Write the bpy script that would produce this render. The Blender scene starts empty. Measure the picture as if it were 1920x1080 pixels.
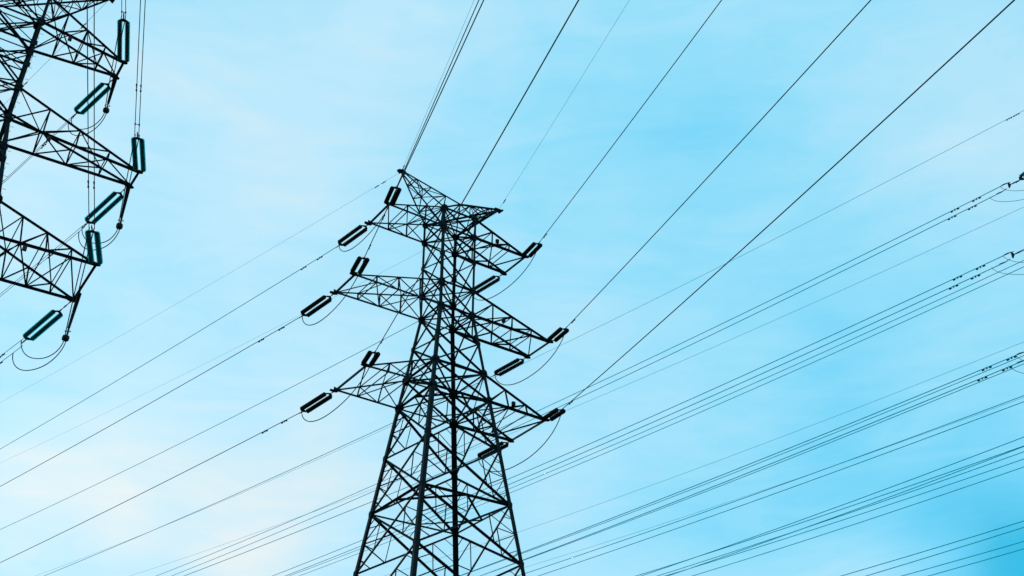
import bpy, math, random
from mathutils import Vector, Matrix
S = bpy.context.scene
R = math.radians
random.seed(7)
# ------------------------------------------------------------------ camera
cam = bpy.data.objects.new('camera', bpy.data.cameras.new('camera'))
S.collection.objects.link(cam)
cam.location = (0, 0, 1.6)
cam.rotation_euler = (R(90 + 31.935), 0, 0)
cam.data.sensor_width = 36.0
cam.data.lens = 36.0 * 2109.1 / 1920.0
cam.data.clip_start = 0.1
cam.data.clip_end = 9000
S.camera = cam
S.view_settings.view_transform = 'Standard'
S.view_settings.look = 'None'
S.view_settings.exposure = 0
S.view_settings.gamma = 1
S.view_settings.use_curve_mapping = False

# ------------------------------------------------------------------ sky and sun
SUN_AZ, SUN_EL = -30.0, 24.0          # azimuth measured from +Y towards +X
def dirv(az, el):
    a, e = R(az), R(el)
    return (math.sin(a) * math.cos(e), math.cos(a) * math.cos(e), math.sin(e))
w = bpy.data.worlds.new('World')
S.world = w
w.use_nodes = True
nt = w.node_tree
nt.nodes.clear()
N = nt.nodes.new
def link(a, b): nt.links.new(a, b)
def math_node(op, a, b=None, clamp=False):
    n = N('ShaderNodeMath'); n.operation = op; n.use_clamp = clamp
    for i, v in enumerate((a, b)):
        if v is None: continue
        if isinstance(v, (int, float)): n.inputs[i].default_value = v
        else: link(v, n.inputs[i])
    return n.outputs[0]
tc = N('ShaderNodeTexCoord')
view = tc.outputs['Generated']
sky = N('ShaderNodeTexSky'); sky.sky_type = 'NISHITA'; sky.sun_disc = False
sky.sun_elevation = R(SUN_EL); sky.sun_rotation = R(SUN_AZ)
sky.air_density = 1.0; sky.dust_density = 0.6; sky.ozone_density = 1.0
def noise(scale, detail, rough, stretch=(1, 1, 1), dist=0.0):
    m = N('ShaderNodeMapping'); m.inputs['Scale'].default_value = stretch
    m.inputs['Rotation'].default_value = (0.3, 0.5, -0.6)
    link(view, m.inputs['Vector'])
    n = N('ShaderNodeTexNoise'); n.inputs['Scale'].default_value = scale
    n.inputs['Detail'].default_value = detail; n.inputs['Roughness'].default_value = rough
    n.inputs['Distortion'].default_value = dist
    link(m.outputs[0], n.inputs['Vector'])
    return n.outputs['Fac']
n1 = noise(4.2, 6, 0.5, (1, 1, 1.6), 1.0)
n2 = noise(9.0, 8, 0.58, (0.6, 1, 2.6), 1.6)
n3 = noise(22.0, 8, 0.6, (0.5, 1, 2.2), 1.2)
def cover(blobs, start):
    acc = start
    for az, el, rad, amp in blobs:
        d = N('ShaderNodeVectorMath'); d.operation = 'DOT_PRODUCT'
        link(view, d.inputs[0]); d.inputs[1].default_value = dirv(az, el)
        k = 1.0 / (1.0 - math.cos(R(rad)))
        e = math_node('MULTIPLY', math_node('SUBTRACT', d.outputs['Value'], 1.0), k)
        g = math_node('EXPONENT', e)
        acc = math_node('ADD', acc, math_node('MULTIPLY', g, amp))
    return acc
# thin cloud banks and the clearer gaps between them: azimuth, elevation, size (deg), amount
BANKS = [(17.47, 28.08, 4.6, -0.088), (17.32, 22.49, 4.6, -0.165), (22.71, 20.55, 4.6, -0.004), (-23.2, 20.48, 4.6, 0.059), (28.43, 39.42, 4.6, 0.042), (1.84, 43.57, 4.6, -0.024), (3.72, 21.29, 4.6, 0.056), (21.78, 25.76, 4.6, 0.03), (13.4, 18.0, 4.6, 0.012), (7.67, 35.89, 4.6, 0.014), (25.57, 32.07, 4.6, 0.034), (-23.86, 16.99, 4.6, 0.008), (-10.84, 19.18, 4.6, 0.063), (-16.22, 34.5, 4.6, 0.06), (-19.35, 27.43, 4.6, 0.067), (12.09, 39.27, 4.6, -0.071), (-22.59, 40.01, 4.6, 0.086), (24.45, 16.44, 4.6, -0.343), (-9.61, 44.35, 4.6, 0.089), (-15.7, 38.7, 4.6, 0.071), (-11.18, 29.83, 4.6, 0.077), (-24.28, 23.95, 4.6, -0.042), (-27.16, 26.97, 4.6, -0.001), (-19.24, 22.65, 4.6, 0.044), (-18.46, 19.94, 4.6, 0.079), (-21.72, 18.33, 4.6, -0.011), (-14.69, 17.78, 4.6, 0.058), (-9.87, 23.26, 4.6, 0.117), (14.25, 43.86, 4.6, 0.036), (20.75, 40.5, 4.6, 0.032), (22.03, 34.23, 4.6, -0.014), (29.48, 34.63, 4.6, 0.06), (10.88, 32.55, 4.6, -0.033), (13.58, 29.6, 4.6, 0.002), (27.29, 27.45, 4.6, -0.043), (25.03, 23.82, 4.6, -0.008), (8.56, 24.66, 4.6, 0.001), (9.62, 20.67, 4.6, -0.067), (18.75, 18.66, 4.6, -0.004), (1.38, 38.42, 4.6, 0.029), (-10.4, 36.63, 4.6, 0.037), (4.39, 30.23, 4.6, 0.005), (3.2, 41.05, 4.6, -0.032), (8.48, 40.78, 4.6, -0.002), (15.28, 40.07, 4.6, -0.03), (16.17, 35.98, 4.6, 0.007), (22.34, 29.44, 4.6, -0.01), (15.26, 25.18, 4.6, 0.057), (-29.48, 37.21, 4.6, 0.086), (-27.94, 32.44, 4.6, 0.091), (-17.05, 17.83, 4.6, -0.024), (1.21, 26.24, 4.6, 0.038), (19.69, 16.97, 4.6, 0.162), (21.68, 19.32, 4.6, 0.008), (25.39, 20.28, 4.6, -0.024), (26.0, 22.65, 4.6, 0.006), (17.43, 18.54, 4.6, -0.032), (22.82, 16.63, 4.6, -0.09), (-21.32, 19.99, 4.6, 0.038), (-24.53, 20.78, 4.6, 0.102), (-19.32, 18.98, 4.6, 0.026), (-15.82, 18.31, 4.6, 0.039), (-13.33, 17.5, 4.6, 0.097), (-23.01, 18.54, 4.6, 0.022), (-19.52, 17.35, 4.6, -0.073), (-0.38, 45.27, 4.6, 0.079), (2.98, 44.72, 4.6, 0.009), (5.99, 45.12, 4.6, 0.008), (-3.61, 42.35, 4.6, -0.006), (17.47, 28.08, 2.0, -0.021), (17.32, 22.49, 2.0, -0.02), (-23.2, 20.48, 2.0, -0.02), (1.84, 43.57, 2.0, -0.025), (21.78, 25.76, 2.0, 0.018), (-23.86, 16.99, 2.0, 0.02), (-10.84, 19.18, 2.0, -0.014), (12.09, 39.27, 2.0, -0.013), (24.45, 16.44, 2.0, -0.124), (-24.28, 23.95, 2.0, -0.017), (-18.46, 19.94, 2.0, -0.013), (-21.72, 18.33, 2.0, -0.013), (25.03, 23.82, 2.0, -0.015), (15.26, 25.18, 2.0, 0.023), (-17.05, 17.83, 2.0, -0.072), (21.68, 19.32, 2.0, -0.022), (25.39, 20.28, 2.0, 0.029), (22.82, 16.63, 2.0, 0.114), (-24.53, 20.78, 2.0, 0.045), (-19.32, 18.98, 2.0, 0.065), (-15.82, 18.31, 2.0, 0.041), (-13.33, 17.5, 2.0, 0.014), (-23.01, 18.54, 2.0, -0.019), (-0.38, 45.27, 2.0, 0.016), (2.98, 44.72, 2.0, 0.015)]
c = cover(BANKS, 0.62)
c = math_node('ADD', c, math_node('MULTIPLY', math_node('SUBTRACT', n1, 0.5), 0.18))
c = math_node('ADD', c, math_node('MULTIPLY', math_node('SUBTRACT', n2, 0.5), 0.18))
c = math_node('ADD', c, math_node('MULTIPLY', math_node('SUBTRACT', n3, 0.5), 0.08), True)
ramp = N('ShaderNodeValToRGB')
def lin(v): v /= 255.0; return v / 12.92 if v <= 0.04045 else ((v + 0.055) / 1.055) ** 2.4
STOPS = [(0.04, (8, 184, 228)), (0.25, (62, 192, 232)), (0.45, (113, 212, 248)), (0.59, (150, 223, 251)),
         (0.745, (190, 232, 251)), (0.825, (210, 235, 245)), (0.89, (227, 238, 242)), (0.97, (240, 240, 238))]
while len(ramp.color_ramp.elements) < len(STOPS): ramp.color_ramp.elements.new(0.5)
for e, (pos, col) in zip(ramp.color_ramp.elements, STOPS):
    e.position = pos; e.color = (*[lin(v) for v in col], 1)
link(c, ramp.inputs['Fac'])
gain = N('ShaderNodeMix'); gain.data_type = 'RGBA'; gain.blend_type = 'MULTIPLY'; gain.inputs['Factor'].default_value = 1.0
link(ramp.outputs[0], gain.inputs[6]); gain.inputs[7].default_value = (10.2, 10.5, 10.5, 1)
mx = N('ShaderNodeMix'); mx.data_type = 'RGBA'; mx.inputs['Factor'].default_value = 0.93
link(sky.outputs[0], mx.inputs[6]); link(gain.outputs[2], mx.inputs[7])
bg = N('ShaderNodeBackground'); bg.inputs['Strength'].default_value = 0.1
link(mx.outputs[2], bg.inputs['Color'])
wo = N('ShaderNodeOutputWorld'); link(bg.outputs[0], wo.inputs['Surface'])

sl = bpy.data.lights.new('sun', 'SUN'); sl.energy = 0.7; sl.angle = R(10); sl.color = (1.0, 0.95, 0.86)
so = bpy.data.objects.new('sun', sl); S.collection.objects.link(so)
so.rotation_euler = (-Vector(dirv(SUN_AZ, SUN_EL))).to_track_quat('-Z', 'Y').to_euler()
so.location = (0, 0, 80)

# ------------------------------------------------------------------ materials
def material(name, base, rough, metallic=0.0, vary=0.25, scale=3.0, spec=0.3, trans=0.0, base2=None):
    m = bpy.data.materials.new(name); m.use_nodes = True
    t = m.node_tree; b = t.nodes['Principled BSDF']
    tcn = t.nodes.new('ShaderNodeTexCoord'); no = t.nodes.new('ShaderNodeTexNoise')
    no.inputs['Scale'].default_value = scale; no.inputs['Detail'].default_value = 5
    t.links.new(tcn.outputs['Object'], no.inputs['Vector'])
    r = t.nodes.new('ShaderNodeValToRGB')
    r.color_ramp.elements[0].position = 0.35; r.color_ramp.elements[1].position = 0.7
    b2 = base2 or tuple(min(1, c * (1 + vary)) for c in base)
    r.color_ramp.elements[0].color = (*[c * (1 - vary) for c in base], 1)
    r.color_ramp.elements[1].color = (*b2, 1)
    t.links.new(no.outputs['Fac'], r.inputs['Fac']); t.links.new(r.outputs['Color'], b.inputs['Base Color'])
    b.inputs['Roughness'].default_value = rough; b.inputs['Metallic'].default_value = metallic
    b.inputs['Specular IOR Level'].default_value = spec
    b.inputs['Transmission Weight'].default_value = trans
    return m
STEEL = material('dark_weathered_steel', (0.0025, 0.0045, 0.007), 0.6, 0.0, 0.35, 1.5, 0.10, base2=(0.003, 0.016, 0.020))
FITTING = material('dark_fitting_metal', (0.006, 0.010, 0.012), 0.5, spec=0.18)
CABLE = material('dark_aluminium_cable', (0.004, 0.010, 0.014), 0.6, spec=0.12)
SKY_TINTED = material('sky_tinted_blue_green_cable', (0.01, 0.62, 0.76), 0.8, spec=0.05)  # blue-green of the bright sky around thin wires, put into the cable colour
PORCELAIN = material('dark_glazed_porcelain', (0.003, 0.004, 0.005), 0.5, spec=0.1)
GLASS = material('green_toughened_glass', (0.0, 0.42, 0.42), 0.1, trans=0.9, spec=0.5)
RUST = material('rusty_box_paint', (0.06, 0.012, 0.006), 0.7)
CONCRETE = material('concrete', (0.28, 0.27, 0.25), 0.9, scale=4)
GRASS = material('dry_grass_field', (0.07, 0.085, 0.035), 0.95, scale=0.3, spec=0.1, base2=(0.16, 0.15, 0.08))

gt = GLASS.node_tree; gt.nodes.remove(gt.nodes['Principled BSDF'])
g_tr = gt.nodes.new('ShaderNodeBsdfTransparent'); g_tr.inputs[0].default_value = (0.16, 0.82, 0.84, 1)
g_tl = gt.nodes.new('ShaderNodeBsdfTranslucent'); g_gl = gt.nodes.new('ShaderNodeBsdfGlossy'); g_gl.inputs['Roughness'].default_value = .15
g_gl.inputs[0].default_value = (.5, .8, .8, 1)
ramp_g = next(n for n in gt.nodes if n.type == 'VALTORGB')
ramp_g.color_ramp.elements[0].color = (0.16, 0.82, 0.84, 1); ramp_g.color_ramp.elements[1].color = (0.02, 0.72, 0.72, 1)
gt.links.new(ramp_g.outputs[0], g_tl.inputs[0])
m1 = gt.nodes.new('ShaderNodeMixShader'); m1.inputs[0].default_value = .14
gt.links.new(g_tr.outputs[0], m1.inputs[1]); gt.links.new(g_tl.outputs[0], m1.inputs[2])
m2 = gt.nodes.new('ShaderNodeMixShader'); m2.inputs[0].default_value = .05
gt.links.new(m1.outputs[0], m2.inputs[1]); gt.links.new(g_gl.outputs[0], m2.inputs[2])
gt.links.new(m2.outputs[0], next(n for n in gt.nodes if n.type == 'OUTPUT_MATERIAL').inputs[0])

# ------------------------------------------------------------------ mesh helpers
class MB:
    def __init__(s): s.v = []; s.f = []
    def add(s, vs, fs):
        n = len(s.v); s.v += [tuple(v) for v in vs]; s.f += [tuple(i + n for i in f) for f in fs]
    def angle(s, p, q, size, th=None, hint=(0.31, 0.22, 0.9)):
        """L-section steel angle from p to q"""
        p = Vector(p); q = Vector(q); d = q - p
        if d.length < 1e-4: return
        th = th or max(0.012, size * 0.16); d.normalize(); h = Vector(hint)
        if abs(h.normalized().dot(d)) > 0.95: h = Vector((1, 0.2, 0))
        u = d.cross(h).normalized(); v = d.cross(u).normalized(); o = size * 0.42
        prof = [(-o, -o), (size - o, -o), (size - o, th - o), (th - o, th - o), (th - o, size - o), (-o, size - o)]
        vs = [e + u * a + v * b for e in (p, q) for a, b in prof]
        fs = [(i, (i + 1) % 6, (i + 1) % 6 + 6, i + 6) for i in range(6)] + [(3, 2, 1, 0), (5, 4, 3, 0), (6, 7, 8, 9), (6, 9, 10, 11)]
        s.add(vs, fs)
    def tube(s, pts, r, n=6, cap=True):
        pts = [Vector(p) for p in pts]; k = len(pts); vs = []
        rr = r if isinstance(r, (list, tuple)) else [r] * k
        ref = None
        for i, p in enumerate(pts):
            t = (pts[min(i + 1, k - 1)] - pts[max(i - 1, 0)])
            t.normalize()
            if ref is None:
                ref = Vector((0, 0, 1)) if abs(t.z) < 0.9 else Vector((1, 0, 0))
            u = t.cross(ref).normalized(); v = u.cross(t).normalized(); ref = v
            for j in range(n):
                a = 2 * math.pi * j / n
                vs.append(p + (u * math.cos(a) + v * math.sin(a)) * rr[i])
        fs = [(i * n + j, i * n + (j + 1) % n, (i + 1) * n + (j + 1) % n, (i + 1) * n + j) for i in range(k - 1) for j in range(n)]
        if cap: fs += [tuple(range(n - 1, -1, -1)), tuple((k - 1) * n + j for j in range(n))]
        s.add(vs, fs)
    def plate(s, c, u, v, pts, th):
        """flat plate with outline pts (in u,v) of thickness th centred on c"""
        c = Vector(c); u = Vector(u).normalized(); v = Vector(v); v = (v - u * v.dot(u)).normalized(); w_ = u.cross(v)
        n = len(pts)
        vs = [c + u * a + v * b + w_ * (k * th / 2) for k in (-1, 1) for a, b in pts]
        fs = [tuple(range(n - 1, -1, -1)), tuple(range(n, 2 * n))] + [(i, (i + 1) % n, (i + 1) % n + n, i + n) for i in range(n)]
        s.add(vs, fs)
    def box(s, c, sx, sy, sz, u=(1, 0, 0), v=(0, 1, 0)):
        s.plate(c, u, v, [(-sx / 2, -sy / 2), (sx / 2, -sy / 2), (sx / 2, sy / 2), (-sx / 2, sy / 2)], sz)
    def torus(s, c, R_, r, u, v, a0=0, a1=2 * math.pi, n=20):
        c = Vector(c); u = Vector(u).normalized(); v = Vector(v).normalized()
        s.tube([c + u * math.cos(a0 + (a1 - a0) * i / n) * R_ + v * math.sin(a0 + (a1 - a0) * i / n) * R_ for i in range(n + 1)], r, 6)
    def build(s, name, mat, parent=None, smooth=False):
        me = bpy.data.meshes.new(name); me.from_pydata(s.v, [], s.f); me.update()
        mats = mat if isinstance(mat, (list, tuple)) else [mat]
        for m in mats: me.materials.append(m)
        if smooth: me.polygons.foreach_set('use_smooth', [True] * len(me.polygons))
        o = bpy.data.objects.new(name, me); S.collection.objects.link(o)
        if parent: o.parent = parent
        return o
def empty(name, loc, rz=0.0):
    o = bpy.data.objects.new(name, None); S.collection.objects.link(o)
    o.location = loc; o.rotation_euler = (0, 0, rz); o.empty_display_size = 0.5
    return o
def tag(o, label, cat, group=None):
    o['label'] = label; o['category'] = cat
    if group: o['group'] = group
    return o
def lerp(a, b, t): return tuple(a[i] + (b[i] - a[i]) * t for i in range(3))

# ------------------------------------------------------------------ ground
g = MB(); G = 4000; n = 40
for j in range(n + 1):
    for i in range(n + 1):
        x = -G + 2 * G * i / n; y = -G + 2 * G * j / n
        g.v.append((x, y, 0.0))
g.f = [(j * (n + 1) + i, j * (n + 1) + i + 1, (j + 1) * (n + 1) + i + 1, (j + 1) * (n + 1) + i) for j in range(n) for i in range(n)]
go = g.build('ground', GRASS); go['kind'] = 'structure'

# ------------------------------------------------------------------ lattice towers
CORN = {'A': (-1, 1), 'B': (-1, -1), 'C': (1, 1), 'D': (1, -1)}
def make_tower(name, label, loc, yaw, zl, w0, top_slope, flare, arms, peak, sizes, bolts=None, boxes=(), extra=()):
    """zl: node levels from the top: 1u,1l,mid,2u,2l,mid,3u,3l, then body nodes down to the ground"""
    root = empty('transmission_tower', (loc[0], loc[1], 0), yaw)
    tag(root, label, 'pylon', 'steel lattice transmission towers')
    z2l = zl[4]
    def W(z): return w0 - top_slope * (z - z2l) if z >= z2l else w0 + flare * (z2l - z)
    def cor(k, z):
        a = W(z); return (CORN[k][0] * a, CORN[k][1] * a, z)
    LEG, MAIN, CH, LACE, RED = sizes
    # legs with gusset plates
    for k in 'ABCD':
        m = MB(); sx, sy = CORN[k]
        for i in range(len(zl) - 1):
            s_ = LEG * (0.62 if i < 4 else 0.8 if i < 7 else 1.0)
            p, q = Vector(cor(k, zl[i])), Vector(cor(k, zl[i + 1]))
            # angle section opening inwards
            th = s_ * 0.15
            prof = [(0, 0), (-sx * s_, 0), (-sx * s_, -sy * th), (-sx * th, -sy * th), (-sx * th, -sy * s_), (0, -sy * s_)]
            off = s_ * 0.3
            vs = [e + Vector((a + sx * off, b + sy * off, 0)) for e in (p, q) for a, b in prof]
            fs = [(j, (j + 1) % 6, (j + 1) % 6 + 6, j + 6) for j in range(6)] + [(3, 2, 1, 0), (5, 4, 3, 0), (6, 7, 8, 9), (6, 9, 10, 11)]
            if sx * sy > 0: fs = [tuple(reversed(f)) for f in fs]
            m.add(vs, fs)
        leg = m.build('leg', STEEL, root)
        ft = MB(); cx, cy, _ = cor(k, 0)
        ft.tube([(cx, cy, -0.5), (cx, cy, 0.0), (cx, cy, 0.35), (cx, cy, 0.42)], [0.75, 0.7, 0.62, 0.4], 14)
        ft.build('footing', CONCRETE, leg)
        for i, z in enumerate(zl[:-1]):
            big = i in (0, 1, 3, 4, 6, 7)
            a = (0.185 if big else 0.13) * (LEG / 0.25) * (1.0 if i < 6 else 1.2)
            p = Vector(cor(k, z)); gp = MB()
            o_ = LEG * 0.33
            hexa = [(-a, -a * .7), (-a * .5, -a * 1.25), (a * .7, -a * 1.1), (a * 1.05, 0), (a * .7, a * 1.1), (-a * .5, a * 1.25), (-a, a * .7)]
            gp.plate(p + Vector((-sx * a * .35, sy * o_, 0)), (-sx, 0, 0), (0, 0, 1), hexa, 0.02)
            gp.plate(p + Vector((sx * o_, -sy * a * .35, 0)), (0, -sy, 0), (0, 0, 1), hexa, 0.02)
            if big:
                gp.plate(p + Vector((-sx * a * .3, -sy * a * .3, 0.0)), (1, 0, 0), (0, 1, 0), [(-a, -a), (a, -a), (a, a), (-a, a)], 0.018)
            gp.build('gusset_plate', STEEL, leg)
        if bolts and k in bolts:
            z = zl[0] + 0.5; j = 0
            while z > zl[8]:
                p = Vector(cor(k, z)); b = MB(); o_ = LEG * 0.3
                dx, dy = ((0, sy) if j % 2 else (sx, 0))
                e = p + Vector((sx * o_, sy * o_, 0))
                b.tube([e, e + Vector((dx, dy, 0)) * 0.17, e + Vector((dx, dy, 0)) * 0.17 + Vector((0, 0, .02))], 0.011, 5)
                b.build('step_bolt', STEEL, leg); z -= 0.42; j += 1
    # face panels: X bracing with redundant members
    FACES = (('A', 'B'), ('B', 'D'), ('D', 'C'), ('C', 'A'))
    for i in range(len(zl) - 1):
        for fa, fb in FACES:
            m = MB()
            a0, b0, a1, b1 = cor(fa, zl[i]), cor(fb, zl[i]), cor(fa, zl[i + 1]), cor(fb, zl[i + 1])
            s_ = MAIN * (0.75 if i < 4 else 0.9 if i < 7 else 1.0)
            m.angle(a0, b1, s_); m.angle(b0, a1, s_)
            if i >= 7:
                wt, wb = W(zl[i]), W(zl[i + 1]); t = wt / (wt + wb)
                X = lerp(a0, b1, t)
                for L0, L1 in ((a0, a1), (b0, b1)):
                    M = lerp(L0, L1, 0.5); q1 = lerp(L0, X, 0.52); q2 = lerp(L1, X, 0.52)
                    m.angle(M, q1, RED); m.angle(M, q2, RED)
                    m.angle(q1, q2, RED * .85)
                    m.angle(lerp(L0, L1, .24), lerp(L0, X, .26), RED * .8); m.angle(lerp(L0, L1, .76), lerp(L1, X, .26), RED * .8)
                    pass
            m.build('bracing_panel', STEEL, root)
    # horizontal frames
    for i, z in enumerate(zl[:-1]):
        if i not in (0, 1, 3, 4, 6, 7, 9, 12): continue
        m = MB(); s_ = MAIN * (0.8 if i < 6 else 1.0)
        P = {k: cor(k, z) for k in 'ABCD'}
        for fa, fb in FACES: m.angle(P[fa], P[fb], s_)
        mids = [lerp(P[a], P[b], .5) for a, b in FACES]
        if i >= 7:
            for j in range(4): m.angle(mids[j], mids[(j + 1) % 4], s_ * .8)
        else:
            m.angle(P['A'], P['D'], s_ * .7); m.angle(P['B'], P['C'], s_ * .7)
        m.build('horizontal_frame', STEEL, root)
    for z in extra:
        m = MB()
        P = {k: cor(k, z) for k in 'ABCD'}
        for fa, fb in FACES:
            m.angle(P[fa], P[fb], MAIN * .9)
            below = min((q for q in zl if q > z), default=z)
            m.angle(P[fa], cor(fb, below), MAIN * .6); m.angle(P[fb], cor(fa, below), MAIN * .6)
        m.build('horizontal_frame', STEEL, root)
        for k in 'BD':
            p = Vector(cor(k, z)); gp = MB(); sx, sy = CORN[k]; a = .17
            gp.plate(p + Vector((-sx * .05, sy * LEG * .34, 0)), (-sx, 0, 0), (0, 0, 1), [(-a, -a), (a, -a * 1.1), (a * 1.2, a), (-a, a)], .02)
            gp.build('gusset_plate', STEEL, root)
    # cross arms
    for j, arm in enumerate(arms):
        zu, zlw = zl[3 * j], zl[3 * j + 1]
        for side, (nk, fk) in ((-1, ('B', 'A')), (1, ('D', 'C'))):
            NT = (side * arm['x'], -arm['t'], arm['z']); FT = (side * arm['x'], arm['t'], arm['z'])
            NU, NL, FU, FL = cor(nk, zu), cor(nk, zlw), cor(fk, zu), cor(fk, zlw)
            ca = MB(); n = arm['n']
            def st(p, q, i): return lerp(p, q, i / n)
            for U, L, T in ((NU, NL, NT), (FU, FL, FT)):
                for i in range(1, n):
                    ca.angle(st(U, T, i), st(L, T, i), LACE)
                for i in range(0, n - 1):
                    if i % 2 == 0: ca.angle(st(L, T, i), st(U, T, i + 1), LACE)
                    else: ca.angle(st(L, T, i), st(U, T, i + 1), LACE)
            for i in range(1, n):
                ca.angle(st(NL, NT, i), st(FL, FT, i), LACE * .9)
                ca.angle(st(NU, NT, i), st(FU, FT, i), LACE * .8)
            for i in range(0, n):
                a, b = (st(NL, NT, i), st(FL, FT, i + 1)) if i % 2 else (st(FL, FT, i), st(NL, NT, i + 1))
                ca.angle(a, b, LACE * .9)
                if i < n - 1:
                    a, b = (st(FU, FT, i), st(NU, NT, i + 1)) if i % 2 else (st(NU, NT, i), st(FU, FT, i + 1))
                    ca.angle(a, b, LACE * .75)
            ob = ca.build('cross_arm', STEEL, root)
            for P, Q, s_ in ((NL, NT, CH), (FL, FT, CH), (NU, NT, CH * .8), (FU, FT, CH * .8)):
                c_ = MB(); c_.angle(P, Q, s_); c_.build('chord', STEEL, ob)
            tb = MB(); e = 0.16
            tb.angle((side * arm['x'], -arm['t'] - e, arm['z']), (side * arm['x'], arm['t'] + e, arm['z']), CH * 1.05)
            for T, sg in ((NT, -1), (FT, 1)):
                tb.plate((T[0] + side * .03, T[1] + sg * .08, T[2] - .02), (1, 0, 0), (0, 1, 0), [(-.34, -.1), (.05, -.17), (.2, -.05), (.2, .08), (.02, .18), (-.3, .1)], .035)
                tb.plate((T[0] - side * .1, T[1], T[2] + .06), (1, 0, 0), (0, 0, 1), [(-.24, -.1), (.22, -.1), (.2, .06), (-.24, .15)], .03)
            tb.build('tip_beam', STEEL, ob)
            if boxes and side == 1 and boxes[j]:
                fx, fo = boxes[j]
                p = Vector(lerp(NL, NT, fx)); b = MB()
                b.box(p + Vector((0, -0.1, 0.02 + fo)), 0.2, 0.16, 0.26)
                b.tube([p + Vector((0, 0, -0.05)), p + Vector((0, -.1, fo))], .02, 6)
                b.build('junction_box', RUST if bolts else STEEL, ob)
    # earth wire peaks
    px, pz, ph = peak; z0 = zl[0]
    E, Fm = (0, -W(z0), z0 + ph), (0, W(z0), z0 + ph)
    for side, (nk, fk) in ((-1, ('B', 'A')), (1, ('D', 'C'))):
        T = (side * px, 0, pz); Tn = (side * px, -.07, pz); Tf = (side * px, .07, pz)
        m = MB(); n = 5 if px > 4.3 else 4
        r = [cor(nk, z0), cor(fk, z0), Fm, E]
        tips = [Tn, Tf, Tf, Tn]
        for i in range(1, n):
            q = [lerp(r[k], tips[k], i / n) for k in range(4)]
            for k in range(4): m.angle(q[k], q[(k + 1) % 4], LACE * .75)
        for i in range(n - 1):
            for k in range(4):
                a = lerp(r[k], tips[k], i / n); b = lerp(r[(k + 1) % 4], tips[(k + 1) % 4], (i + 1) / n)
                if (i + k) % 2: a, b = lerp(r[(k + 1) % 4], tips[(k + 1) % 4], i / n), lerp(r[k], tips[k], (i + 1) / n)
                m.angle(a, b, LACE * .75)
        ob = m.build('earth_wire_peak', STEEL, root)
        for k in range(4):
            c_ = MB(); c_.angle(r[k], tips[k], CH * .75); c_.build('chord', STEEL, ob)
        cp = MB()
        cp.box((side * (px - .05), 0, pz), .5, .16, .2); cp.plate((side * (px + .12), 0, pz - .02), (1, 0, 0), (0, 1, 0), [(-.2, -.08), (.1, -.28), (.18, -.22), (.14, .22), (.1, .28), (-.2, .08)], .04)
        cp.build('peak_cap', STEEL, ob)
    m = MB(); m.angle(E, Fm, MAIN * .8)
    for k, q in (('B', E), ('D', E), ('A', Fm), ('C', Fm)): m.angle(cor(k, z0), q, MAIN * .7)
    m.angle(cor('B', z0), Fm, LACE); m.angle(cor('C', z0), E, LACE)
    m.build('top_frame', STEEL, root)
    return root

TC = (-4.151, 61.608); YC = 0.60435
zC = [45.18, 43.71, 41.64, 39.54, 37.77, 35.62, 33.49, 31.62, 28.36, 24.95, 21.46, 17.3, 12.4, 6.8, 0.0]
make_tower('centre', 'complete dark lattice pylon standing alone in the centre with six cross arms', TC, YC, zC, 1.2, -0.0043, 0.133,
           [dict(x=5.284, t=1.243, z=43.72, n=3), dict(x=7.215, t=1.22, z=37.74, n=4), dict(x=6.311, t=1.858, z=31.60, n=3)],
           (3.882, 47.766, 0.73), (0.25, 0.12, 0.14, 0.078, 0.055), boxes=((.42, .3), (.38, .3), (.4, .3)))
TL = (-28.404, 46.349); YL = 0.58652
zL = [49.92, 47.97, 45.5, 43.07, 40.87, 38.1, 35.40, 33.19, 29.6, 25.8, 21.6, 17.0, 12.0, 6.4, 0.0]
make_tower('left', 'nearer dark lattice pylon cut off by the top left corner of the picture', TL, YL, zL, 1.197, -0.021, 0.109,
           [dict(x=6.165, t=0.705, z=47.88, n=4), dict(x=8.34, t=0.747, z=40.67, n=4), dict(x=7.0, t=2.079, z=33.24, n=4)],
           (4.649, 52.896, 0.9), (0.27, 0.105, 0.125, 0.062, 0.05), bolts='D', boxes=((.34, -.3), (.3, -.3), (.3, -.3)), extra=(46.3, 44.7, 38.9))
TR = (39.8, 60.7); YR = 0.78
make_tower('right', 'dark lattice pylon standing outside the right edge of the picture', TR, YR, zL, 1.197, -0.021, 0.109,
           [dict(x=5.5, t=0.7, z=47.88, n=4), dict(x=7.1, t=0.75, z=40.67, n=4), dict(x=5.6, t=1.6, z=33.24, n=4)],
           (4.2, 52.896, 0.9), (0.27, 0.13, 0.16, 0.085, 0.07))

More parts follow.
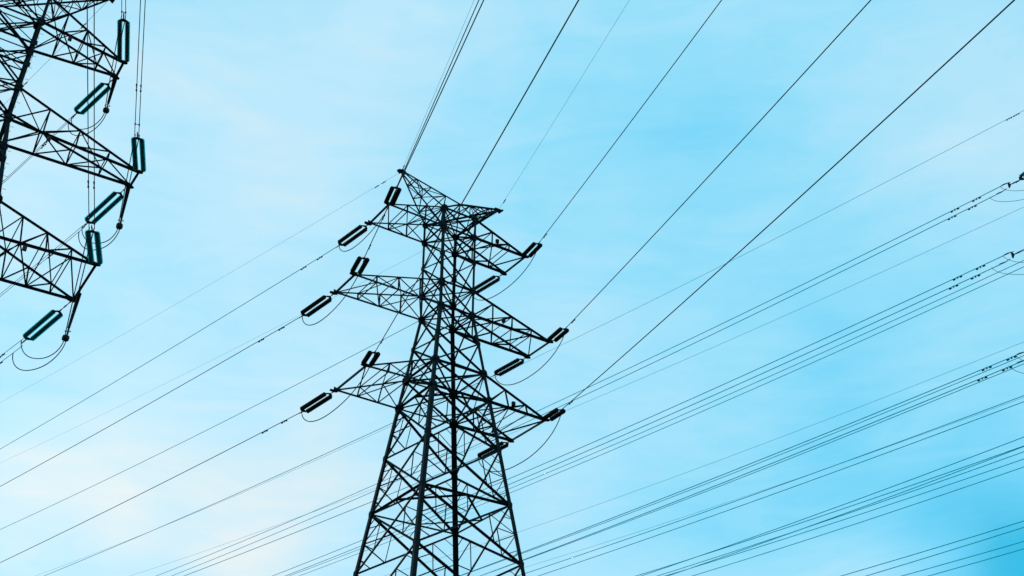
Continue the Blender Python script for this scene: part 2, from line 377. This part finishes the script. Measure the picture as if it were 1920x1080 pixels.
# ------------------------------------------------------------------ insulator strings
def disc_string(n, pitch, r, core, mat, metal):
    """one string of cap-and-pin discs along +X starting at x=0; returns mesh with glass and metal"""
    me = bpy.data.meshes.new('disc_string'); V = []; Fc = []; mi = []
    def revolve(prof, k, m, seg=18):
        b = len(V)
        for x, rr in prof:
            for j in range(seg):
                a = 2 * math.pi * j / seg; V.append((x, math.cos(a) * rr, math.sin(a) * rr))
        for i in range(len(prof) - 1):
            for j in range(seg):
                Fc.append((b + i * seg + j, b + i * seg + (j + 1) % seg, b + (i + 1) * seg + (j + 1) % seg, b + (i + 1) * seg + j)); mi.append(m)
    for i in range(n):
        x = i * pitch
        revolve([(x + .0, .001), (x + .0, core * .72), (x + pitch * .12, core), (x + pitch * .5, core), (x + pitch * .58, core * .6), (x + pitch * 1.0, .03), (x + pitch * 1.0, .001)], 1, 1, 12)
        revolve([(x + pitch * .44, core * .9), (x + pitch * .48, r * .8), (x + pitch * .56, r), (x + pitch * .62, r * .985), (x + pitch * .58, r * .86),
                 (x + pitch * .68, r * .80), (x + pitch * .58, r * .70), (x + pitch * .62, core * .9), (x + pitch * .44, core * .9)] if mat is GLASS else
                [(x + pitch * .42, core * .9), (x + pitch * .5, r * .8), (x + pitch * .68, r), (x + pitch * .76, r * .985), (x + pitch * .70, r * .86),
                 (x + pitch * .86, r * .80), (x + pitch * .70, r * .70), (x + pitch * .84, r * .60), (x + pitch * .66, core * .9), (x + pitch * .42, core * .9)], 0, 0)
    me.from_pydata(V, [], Fc); me.update()
    me.materials.append(mat); me.materials.append(metal)
    me.polygons.foreach_set('material_index', mi); me.polygons.foreach_set('use_smooth', [True] * len(Fc))
    return me
ME_P = disc_string(17, 0.127, 0.143, 0.07, PORCELAIN, FITTING)    # 2.16 m
ME_G = disc_string(22, 0.146, 0.152, 0.112, GLASS, FITTING)        # 3.2 m
def insulator(tip, end, mesh, slen, gap, label, group, roll=0.0, scale=1.0):
    tip = Vector(tip); end = Vector(end); d = end - tip; Lt = d.length
    x = d.normalized(); y = Vector((0, 0, 1)).cross(x).normalized(); z = x.cross(y)
    root = empty('insulator_string', tip); root.rotation_mode = 'QUATERNION'
    root.rotation_quaternion = (Matrix((x, y, z)).transposed() @ Matrix.Rotation(roll, 3, 'X')).to_quaternion()
    tag(root, label, 'insulator', group)
    slen *= scale
    tail = 0.22 if Lt < 3.4 else 0.42
    x0 = Lt - tail - slen
    for s in (-1, 1):
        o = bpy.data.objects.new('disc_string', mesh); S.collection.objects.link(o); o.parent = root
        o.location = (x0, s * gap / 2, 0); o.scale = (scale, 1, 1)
    y1 = MB(); a = gap / 2
    y1.plate((x0 - .1, 0, 0), (1, 0, 0), (0, 1, 0), [(-.1, -.05), (.06, -a - .05), (.12, -a - .03), (.12, -a + .03), (.04, -.02), (.04, .02), (.12, a - .03), (.12, a + .03), (.06, a + .05), (-.1, .05)], .035)
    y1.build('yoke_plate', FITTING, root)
    y2 = MB()
    y2.plate((x0 + slen + .08, 0, 0), (1, 0, 0), (0, 1, 0), [(-.1, -a - .05), (-.02, -a - .06), (.12, -.06), (.12, .06), (-.02, a + .06), (-.1, a + .05)], .035)
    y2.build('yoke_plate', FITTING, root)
    lk = MB()
    if x0 > .2:
        for i in range(3):
            p, q = x0 * i / 3, x0 * (i + 1) / 3 - .0
            lk.tube([(p, 0, 0), ((p + q) / 2, 0, 0), (q - .05, 0, 0)], [.025, .045, .025], 6)
    lk.tube([(0, 0, 0), (max(.05, x0 - .12), 0, 0)], .02, 6); lk.build('shackle_link', FITTING, root)
    cl_ = MB(); cl_.tube([(x0 + slen + .16, 0, 0), (Lt - .05, 0, 0), (Lt + .12, 0, 0), (Lt + .3, 0, -.0)], [.03, .04, .035, .02], 8)
    cl_.build('dead_end_clamp', FITTING, root)
    return root

# ------------------------------------------------------------------ wires
ROWS = {
    'CF1A': ((-9.206, 59.628, 43.717), (-11.403, 61.505, 43.253), -0.8639, -0.0711),
    'CF2A': ((-10.782, 58.512, 37.738), (-13.077, 60.472, 37.252), -0.8639, -0.0664),
    'CF3A': ((-10.4, 59.55, 31.603), (-12.666, 61.486, 31.135), -0.8639, -0.0681),
    'CF1C': ((-0.51, 65.633, 43.717), (-2.826, 67.611, 43.341), -0.8639, -0.0632),
    'CF2C': ((1.093, 66.711, 37.738), (-1.171, 68.645, 37.357), -0.8639, -0.0627),
    'CF3C': ((-0.014, 66.722, 31.603), (-2.207, 68.595, 31.228), -0.8639, -0.0554),
    'CFG1': ((-7.345, 59.402, 47.766), (-7.345, 59.402, 47.766), -0.8639, -0.0299),
    'CFG2': ((-0.957, 63.813, 47.766), (-0.957, 63.813, 47.766), -0.8639, -0.0293),
    'CN1B': ((-7.793, 57.582, 43.717), (-7.108, 55.593, 43.618), 2.81, -0.0355),
    'CN2B': ((-9.395, 56.504, 37.738), (-8.472, 53.824, 37.202), 2.81, -0.0782),
    'CN3B': ((-8.289, 56.493, 31.603), (-7.527, 54.281, 31.291), 2.81, -0.0919),
    'CN1D': ((0.903, 63.587, 43.717), (1.751, 61.125, 43.164), 2.81, -0.0981),
    'CN2D': ((2.479, 64.703, 37.738), (3.391, 62.056, 37.242), 2.81, -0.1034),
    'CN3D': ((2.097, 63.665, 31.603), (2.975, 61.116, 31.098), 2.81, -0.1099),
    'CNG1': ((-7.345, 59.402, 47.766), (-7.345, 59.402, 47.766), 2.81, -0.0072),
    'CNG2': ((-0.957, 63.813, 47.766), (-0.957, 63.813, 47.766), 2.81, -0.07),
    'LF1C': ((-23.663, 50.346, 47.876), (-26.914, 53.123, 47.242), -0.8639, -0.1501),
    'LF2C': ((-21.931, 51.548, 40.671), (-25.142, 54.29, 39.808), -0.8639, -0.1271),
    'LF3C': ((-23.736, 51.947, 33.235), (-27.308, 54.997, 32.362), -0.8639, -0.1102),
    'LFG2': ((-24.533, 48.922, 52.896), (-24.533, 48.922, 52.896), -0.8639, -0.154),
    'LN1D': ((-22.878, 49.175, 47.876), (-21.823, 45.568, 48.016), 2.8602, 0.0201),
    'LN2D': ((-20.986, 50.381, 40.671), (-19.835, 46.023, 40.259), 2.8417, 0.0197),
    'LN3D': ((-21.41, 48.501, 33.235), (-20.35, 44.653, 32.931), 2.8421, 0.0202),
    'RG1': ((35.277, 59.3, 52.98), (35.277, 59.3, 52.98), -0.8203, -0.0769),
    'RG2': ((39.661, 70.626, 53.019), (39.661, 70.626, 53.019), -0.8203, -0.0631),
    'R1La': ((33.304, 60.431, 47.587), (33.304, 60.431, 47.587), -0.8203, -0.088),
    'R1Lb': ((32.928, 60.636, 47.027), (32.928, 60.636, 47.027), -0.8203, -0.0907),
    'R2La': ((31.276, 58.686, 40.819), (31.276, 58.686, 40.819), -0.8203, -0.0895),
    'R2Lb': ((30.909, 58.88, 40.226), (30.909, 58.88, 40.226), -0.8203, -0.0896),
    'R1Ra': ((38.268, 70.253, 47.83), (38.268, 70.253, 47.83), -0.8203, -0.0929),
    'R1Rb': ((38.162, 70.311, 47.297), (38.162, 70.311, 47.297), -0.8203, -0.0922),
    'R3La': ((30.172, 58.25, 33.462), (30.172, 58.25, 33.462), -0.8203, -0.0882),
    'R2Ra': ((37.2, 71.952, 40.67), (37.2, 71.952, 40.67), -0.8203, -0.089),
    'R3Lb': ((30.064, 58.306, 32.922), (30.064, 58.306, 32.922), -0.8203, -0.091),
    'R2Rb': ((37.071, 72.019, 40.027), (37.071, 72.019, 40.027), -0.8203, -0.0911),
    'R3Ra': ((34.323, 67.808, 35.37), (34.323, 67.808, 35.37), -0.8203, -0.0691),
    'R3Rb': ((34.237, 67.852, 34.94), (34.237, 67.852, 34.94), -0.8203, -0.0738),
    'RH1': ((48.039, 92.24, 53.136), (48.039, 92.24, 53.136), -0.8203, -0.07),
    'RH2': ((52.349, 103.516, 52.948), (52.349, 103.516, 52.948), -0.8203, -0.064),
    'Ra': ((49.722, 100.358, 47.105), (49.722, 100.358, 47.105), -0.8203, -0.0963),
    'Rb': ((49.983, 101.344, 46.606), (49.983, 101.344, 46.606), -0.8203, -0.0741),
    'Rc': ((51.299, 104.04, 47.746), (51.299, 104.04, 47.746), -0.8203, -0.1004),
    'Rd': ((51.628, 104.993, 47.586), (51.628, 104.993, 47.586), -0.8203, -0.0796),
    'Re': ((52.795, 107.762, 47.99), (52.795, 107.762, 47.99), -0.8203, -0.0703),
    'Rf': ((53.064, 108.744, 47.532), (53.064, 108.744, 47.532), -0.8203, -0.0755),
    'Rg': ((48.057, 101.166, 38.89), (48.057, 101.166, 38.89), -0.8203, -0.0648),
    'Rh': ((48.791, 103.031, 38.946), (48.791, 103.031, 38.946), -0.8203, -0.0739),
    'Ri': ((51.072, 108.589, 39.505), (51.072, 108.589, 39.505), -0.8203, -0.0557),
    'Rj': ((51.77, 110.471, 39.382), (51.77, 110.471, 39.382), -0.8203, -0.059),
}
DAMP = {
    'CF1A':[1.9, 3.52],
    'CF2A':[1.98, 3.97],
    'CF3A':[1.61, 3.44],
    'CFG1':[1.69, 2.36],
    'CN1D':[1.2],
    'CN2D':[1.36],
    'CN3D':[1.47],
    'CN3B':[1.7],
    'CN2B':[1.44, 4.85],
    'CNG1':[0.53],
    'CNG2':[1.36],
    'LN2D':[3.26],
    'LN3D':[3.5],
    'R1La':[2.2, 3.77],
    'R1Lb':[2.16, 3.63],
    'R2La':[2.0, 3.55],
    'R2Lb':[2.01, 3.49],
    'R3La':[0.77, 2.31],
    'R3Lb':[1.04, 2.58],
    'RG1':[0.55, 1.07],
    'LFG2':[2.76, 9.32],
    'LF3C':[2.37],
    'LF2C':[3.61],
    'LF1C':[3.32],
}
K = 0.00042
def span_pts(P, az, a, length, back=0.0, k=K, off=(0, 0, 0)):
    h = Vector((math.sin(az), math.cos(az), 0)); pts = []
    n = 44
    for i in range(n + 1):
        t = i / n; s = -back + (length + back) * (t ** 1.5)
        pts.append(Vector(P) + h * s + Vector((0, 0, a * s + k * s * s)) + Vector(off))
    return pts
def damper(parent, P, az, a, s, size=1.0, off=(0, 0, 0), origin=(0, 0, 0)):
    h = Vector((math.sin(az), math.cos(az), 0))
    c0 = Vector(P) - Vector(origin) + h * s + Vector((0, 0, a * s + K * s * s)) + Vector(off)
    t = (h + Vector((0, 0, a))).normalized()
    m = MB(); dn = Vector((0, 0, -0.07 * size))
    m.box(c0 + dn * .5, .06, .05, .12 * size, t, t.cross(Vector((0, 0, 1))))
    m.tube([c0 + dn - t * .2 * size, c0 + dn, c0 + dn + t * .2 * size], .008, 5)
    for sg in (-1, 1):
        e = c0 + dn + t * sg * .2 * size
        m.tube([e - t * .075 * size, e - t * .06 * size, e + t * .06 * size, e + t * .075 * size], [.02, .042 * size, .042 * size, .02], 8)
    o = m.build('vibration_damper', FITTING, parent)
    return o
def wire(key, label, group, r, length, back=0.0, dsize=1.0, k=K, cat='power line', mat=None):
    T, P, az, a = ROWS[key]
    m = MB(); P0 = Vector(P)
    m.tube([p - P0 for p in span_pts(P, az, a, length, back, k)], r, 6)
    o = m.build('overhead_wire', mat or CABLE, smooth=True); o.location = P0
    tag(o, label, cat, group)
    for s in DAMP.get(key, ()): damper(o, P, az, a, s, dsize, origin=P0)
    return o
def twin(keys, label, group, r, length, back=0.0, offs=None, dsize=1.0, spacers=(9, 30, 60, 100), mat=None):
    T, P, az, a = ROWS[keys[0]]; P0 = Vector(P)
    root = empty('twin_conductor', P0); tag(root, label, 'power line', group)
    specs = []
    if offs is None:
        for key in keys:
            T, Pk, azk, ak = ROWS[key]; specs.append((Vector(Pk), azk, ak, key))
    else:
        for o_ in offs: specs.append((P0 + Vector(o_), az, a, keys[0]))
    for Pk, azk, ak, key in specs:
        m = MB(); m.tube([p - P0 for p in span_pts(Pk, azk, ak, length, back)], r, 6); m.build('conductor', mat or CABLE, root, True)
        for s in DAMP.get(key, ()): damper(root, Pk, azk, ak, s, dsize, origin=P0)
    h = Vector((math.sin(az), math.cos(az), 0))
    for s in spacers:
        p = [sp[0] - P0 + h * s + Vector((0, 0, sp[2] * s + K * s * s)) for sp in specs]
        m = MB(); m.tube([p[0], (p[0] + p[1]) / 2, p[1]], .018, 6)
        for q in p: m.box(q, .1, .07, .07, h, (0, 0, 1))
        m.build('spacer', FITTING, root)
    return root
LEV = {'1': 'top', '2': 'middle', '3': 'bottom'}
GI = 'black double insulator strings on the central pylon'
for lv in '123':
    for key, side, way, goes in (('CF%sA' % lv, 'left', 'outer', 'sloping down to the left'), ('CN%sB' % lv, 'left', 'inner', 'pointing up to the right'),
                           ('CF%sC' % lv, 'right', 'inner', 'sloping down to the left'), ('CN%sD' % lv, 'right', 'outer', 'pointing up to the right')):
        T, P, az, a = ROWS[key]
        insulator(T, P, ME_P, 2.16, .45, 'black double insulator at the %s corner of the central pylon\'s %s %s arm' % (way, LEV[lv], side), GI,
                  scale=1.0 if key[1] == 'F' else 1.0 if (Vector(T) - Vector(P)).length > 2.65 else 0.82)
        if key[1] == 'F':
            wire(key, 'thin dark wire running down left from the %s %s arm of the central pylon' % (LEV[lv], side), 'wires leaving the central pylon to the lower left', .023, 260, mat=SKY_TINTED if key[3] == 'C' or lv == '1' else None)
        else:
            wire(key, 'dark wire rising to the top edge from the central pylon\'s %s %s arm' % (LEV[lv], side), 'wires leaving the central pylon to the top edge', .026, 230)
for i, side in (('1', 'left'), ('2', 'right')):
    wire('CFG' + i, 'faint earth wire running down left from the %s peak of the central pylon' % side, 'earth wires of the central pylon', .008, 260, dsize=.7, mat=SKY_TINTED)
    wire('CNG' + i, 'faint earth wire climbing to the top edge from the %s peak of the central pylon' % side, 'earth wires of the central pylon', .009, 230, dsize=.9, mat=SKY_TINTED)

# jumper loops of the central pylon
def loop_pts(A, B, sag, power=0.6, n=28, side=(0, 0, 0), drift=0.0):
    A = Vector(A); B = Vector(B); pts = []
    for i in range(n + 1):
        t = 0.5 - 0.5 * math.cos(math.pi * i / n)
        q = max(0.0, 1 - abs(2 * t - 1) ** 2.2) ** power
        pts.append(A.lerp(B, t) + Vector((0, 0, -sag * q)) + Vector(side) * q)
    return pts
JS = {'1left': (1.6, 0.6), '1right': (1.7, 0.6), '2left': (1.8, 0.6), '2right': (1.8, 0.6), '3left': (1.7, 0.6), '3right': (2.0, 0.6)}
for lv in '123':
    for side, ka, kb in (('left', 'CF%sA' % lv, 'CN%sB' % lv), ('right', 'CF%sC' % lv, 'CN%sD' % lv)):
        A, B = Vector(ROWS[ka][1]), Vector(ROWS[kb][1]); m = MB()
        m.tube([p - A for p in loop_pts(A, B, JS[lv + side][0], JS[lv + side][1])], .028, 6)
        o = m.build('jumper_cable', CABLE, smooth=True); o.location = A
        tag(o, 'thin slack loop hanging under the %s %s arm of the central pylon' % (LEV[lv], side), 'jumper cable', 'jumper loops of the central pylon')

# left pylon
GG = 'green glass insulator strings on the left pylon'
LOFF = {'LF1C': [(0, 0, .1), (0, 0, -.12)], 'LF2C': [(0, 0, .12), (0, 0, -.12)], 'LF3C': [(0, 0, .25), (0, 0, -.27)],
        'LN1D': [(-.1, -.03, 0), (.1, .03, 0)], 'LN2D': [(-.1, -.03, 0), (.1, .03, 0)], 'LN3D': [(-.12, -.04, 0), (.12, .04, 0)]}
for lv in '123':
    T, P, az, a = ROWS['LF%sC' % lv]
    insulator(T, P, ME_G, 3.212, .44, 'green glass double insulator sloping down left from the %s right arm of the left pylon' % LEV[lv], GG, scale=.9)
    twin(['LF%sC' % lv], 'pair of dark wires running down left from the %s arm of the left pylon' % LEV[lv], 'wire pairs of the left pylon', .017, 200, offs=LOFF['LF%sC' % lv], spacers=(60, 120))
    T, P, az, a = ROWS['LN%sD' % lv]
    E_ = Vector(T).lerp(Vector(P), 3.85 / (Vector(P) - Vector(T)).length) if (Vector(P) - Vector(T)).length > 3.9 else Vector(P)
    insulator(T, E_, ME_G, 3.212, .42, 'nearly upright green glass double insulator on the left pylon\'s %s right arm' % LEV[lv], GG, scale=.98)
    hh = Vector((math.sin(az), math.cos(az), 0)); back = (Vector(P) - E_).length
    twin(['LN%sD' % lv], 'pair of nearly upright wires rising from the %s arm of the left pylon' % LEV[lv], 'wire pairs of the left pylon', .020, 120, back=back, offs=LOFF['LN%sD' % lv], spacers=(.3, 30, 60))
wire('LFG2', 'faint earth wire behind the arms of the left pylon', 'earth wires beside the left pylon', .010, 200, cat='earth wire')
POST = {'1': ((-23.663, 50.346, 47.80), (-23.795, 50.459, 45.320)), '2': ((-21.931, 51.548, 40.60), (-21.959, 51.571, 37.822)), '3': ((-22.96, 50.85, 33.15), (-23.245, 51.089, 30.367))}
for lv, (a, b) in POST.items():
    A, B = Vector(a), Vector(b); root = empty('post_insulator', A)
    tag(root, 'black ribbed rod with a round weight hanging from the %s arm of the left pylon' % LEV[lv], 'insulator', 'hanging rods with round weights')
    d = B - A; n = 34; L_ = d.length; m = MB(); pts = []; rr = []
    for i in range(n):
        t0 = .06 + (.80 - .06) * i / n; dt = (.80 - .06) / n; r0 = .125 - .05 * i / n
        pts += [d * t0, d * (t0 + dt * .3), d * (t0 + dt * .5), d * (t0 + dt * .99)]; rr += [.05, r0, r0, .05]
    m.tube([d * 0, d * .055] + pts + [d * .84], [.03, .03] + rr + [.03], 10); m.build('ribbed_rod', PORCELAIN, root)
    m = MB(); m.torus(d * .86, .15, .017, (1, 0, 0), (0, 1, .3)); m.build('grading_ring', FITTING, root)
    m = MB(); m.tube([d * .84, d * .95], .03, 6)
    m.tube([d * .94, d * .955, d * 1.0, d * 1.045, d * 1.06], [.08, .17, .19, .17, .08], 12); m.build('round_weight', FITTING, root)
    kf, kn = 'LF%sC' % lv, 'LN%sD' % lv
    T, P, az, sl_ = ROWS[kn]; En = Vector(T).lerp(Vector(P), min(1, 3.9 / (Vector(P) - Vector(T)).length))
    Ef = Vector(ROWS[kf][1])
    jr = empty('jumper_cable', Ef); tag(jr, 'double slack loop under the round weight of the left pylon\'s %s arm' % LEV[lv], 'jumper cable', 'double jumper loops of the left pylon')
    hf = Vector((math.sin(-.8639), math.cos(-.8639), -.12))
    for s in (0, 1):
        q = Vector((.05, .02, 0)) * (1 if s else -1)
        st_ = Ef + Vector(LOFF[kf][s]) + hf * (.35 if s == 0 else 1.0 if lv == '3' else .6)
        m = MB(); p1 = loop_pts(st_, B + q + Vector((0, 0, -.1)), 1.15 + .25 * s, .55)
        p2 = loop_pts(B + q + Vector((0, 0, -.1)), En + q * 2, .5, .8)
        m.tube([p - Ef for p in p1 + p2[1:]], .027, 6); m.build('cable', CABLE, jr, True)

# lines crossing from the right
for k_, lab in (('RG1', 'thin earth wire crossing from the right edge above all the wire pairs'), ('RG2', 'faint earth wire between the two upper wire pairs on the right')):
    wire(k_, lab, 'earth wires from the right', .015, 260, 18, mat=SKY_TINTED, dsize=.8)
PAIR = {'1L': 'topmost wire pair on the right, ending at an insulator at the right edge', '2L': 'second wire pair on the right, ending at the lower insulator at the right edge',
        '1R': 'wire pair just below the lower right edge insulator, without dampers near it', '3L': 'wire pair with four dampers low on the right edge',
        '2R': 'wire pair woven closely beside the damped pair low on the right', '3R': 'wire pair alone between the damped pair and the six lower wires'}
hR = Vector((math.sin(-.8203), math.cos(-.8203), 0)); nR = Vector((math.cos(-.8203), -math.sin(-.8203), 0))
armR = {'1': (5.5, .7, 47.88), '2': (7.1, .75, 40.67), '3': (5.6, 1.6, 33.24)}
for b_, lab in PAIR.items():
    keys = ['R%sa' % b_, 'R%sb' % b_]
    ax, at, azz = armR[b_[0]]; sg = -1 if b_[1] == 'L' else 1
    c_, s_ = math.cos(YR), math.sin(YR)
    tip = Vector((TR[0] + c_ * sg * ax - s_ * at, TR[1] + s_ * sg * ax + c_ * at, azz))
    Pm = (Vector(ROWS[keys[0]][1]) + Vector(ROWS[keys[1]][1])) / 2; sl_ = ROWS[keys[0]][3]
    if b_ in ('1L', '2L'): back = 0.0
    else: back = max(0.0, (Pm - tip).dot(hR) - 4.2)
    E_ = Pm - hR * back + Vector((0, 0, -sl_ * back + K * back * back))
    twin(keys, lab, 'wire pairs crossing from the right', .028, 260, back, dsize=1.15, spacers=(190,), mat=SKY_TINTED)
    insulator(tip, E_ - hR * 1.0 + Vector((0, 0, .08)), ME_G, 3.212, .44, 'glass insulator holding the %s' % lab.split(',')[0], 'insulators at the right edge', scale=.9)
    fk = MB(); ro = empty('wire_fork', E_); tag(ro, 'dark fork splitting the %s' % lab.split(',')[0], 'line fitting', 'forked fittings at the right edge')
    ea = Vector(ROWS[keys[0]][1]) - Pm; eb = Vector(ROWS[keys[1]][1]) - Pm
    o0 = -hR * .35 + Vector((0, 0, .03))
    fk.plate(o0 + hR * .05, (0, 0, 1), hR, [(-.24, .02), (-.2, .09), (.2, .09), (.24, .02), (.04, -.1), (-.04, -.1)], .03)
    fk.tube([o0, o0 - hR * .3 + Vector((0, 0, .02)), o0 - hR * .65 + Vector((0, 0, .05))], [.025, .05, .025], 6); fk.build('yoke_plate', FITTING, ro)
    for e_ in (ea, eb):
        m = MB(); m.tube([o0 + e_ * .75 + hR * .1, e_ + hR * .02, e_ + hR * .2, e_ + hR * .42], [.02, .03, .045, .03], 8); m.build('dead_end_clamp', FITTING, ro)
    jr = empty('jumper_cable', E_); tag(jr, 'slack loops of the %s' % lab.split(',')[0], 'jumper cable', 'jumper loops at the right edge')
    tn = tip + Vector((s_ * 2 * at, -c_ * 2 * at, 0)) - hR * 4 + nR * .8
    for e_, q in ((ea, .5), (eb, .9)):
        m = MB(); m.tube([p - E_ for p in loop_pts(E_ + e_ + hR * q, tn + e_, 1.7, .6)], .015, 6); m.build('cable', CABLE, jr, True)
for k_, lab in (('RH1', 'faint earth wire rising just above the damped pair at the right edge'), ('RH2', 'faint earth wire hugging the lone pair on the lower right')):
    wire(k_, lab, 'earth wires from the right', .018, 300, 60, mat=SKY_TINTED)
ORD = ['topmost', 'second', 'third', 'fourth', 'fifth', 'lowest']
for i, ch in enumerate('abcdef'):
    wire('R' + ch, '%s of the six close wires crossing the lower right' % ORD[i], 'six close wires at the lower right', .042, 300, 60, mat=SKY_TINTED)
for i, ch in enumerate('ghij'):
    wire('R' + ch, '%s of the four wires cutting the bottom right corner' % ['topmost', 'second', 'third', 'lowest'][i], 'four wires in the bottom right corner', .042, 300, 60, mat=SKY_TINTED)
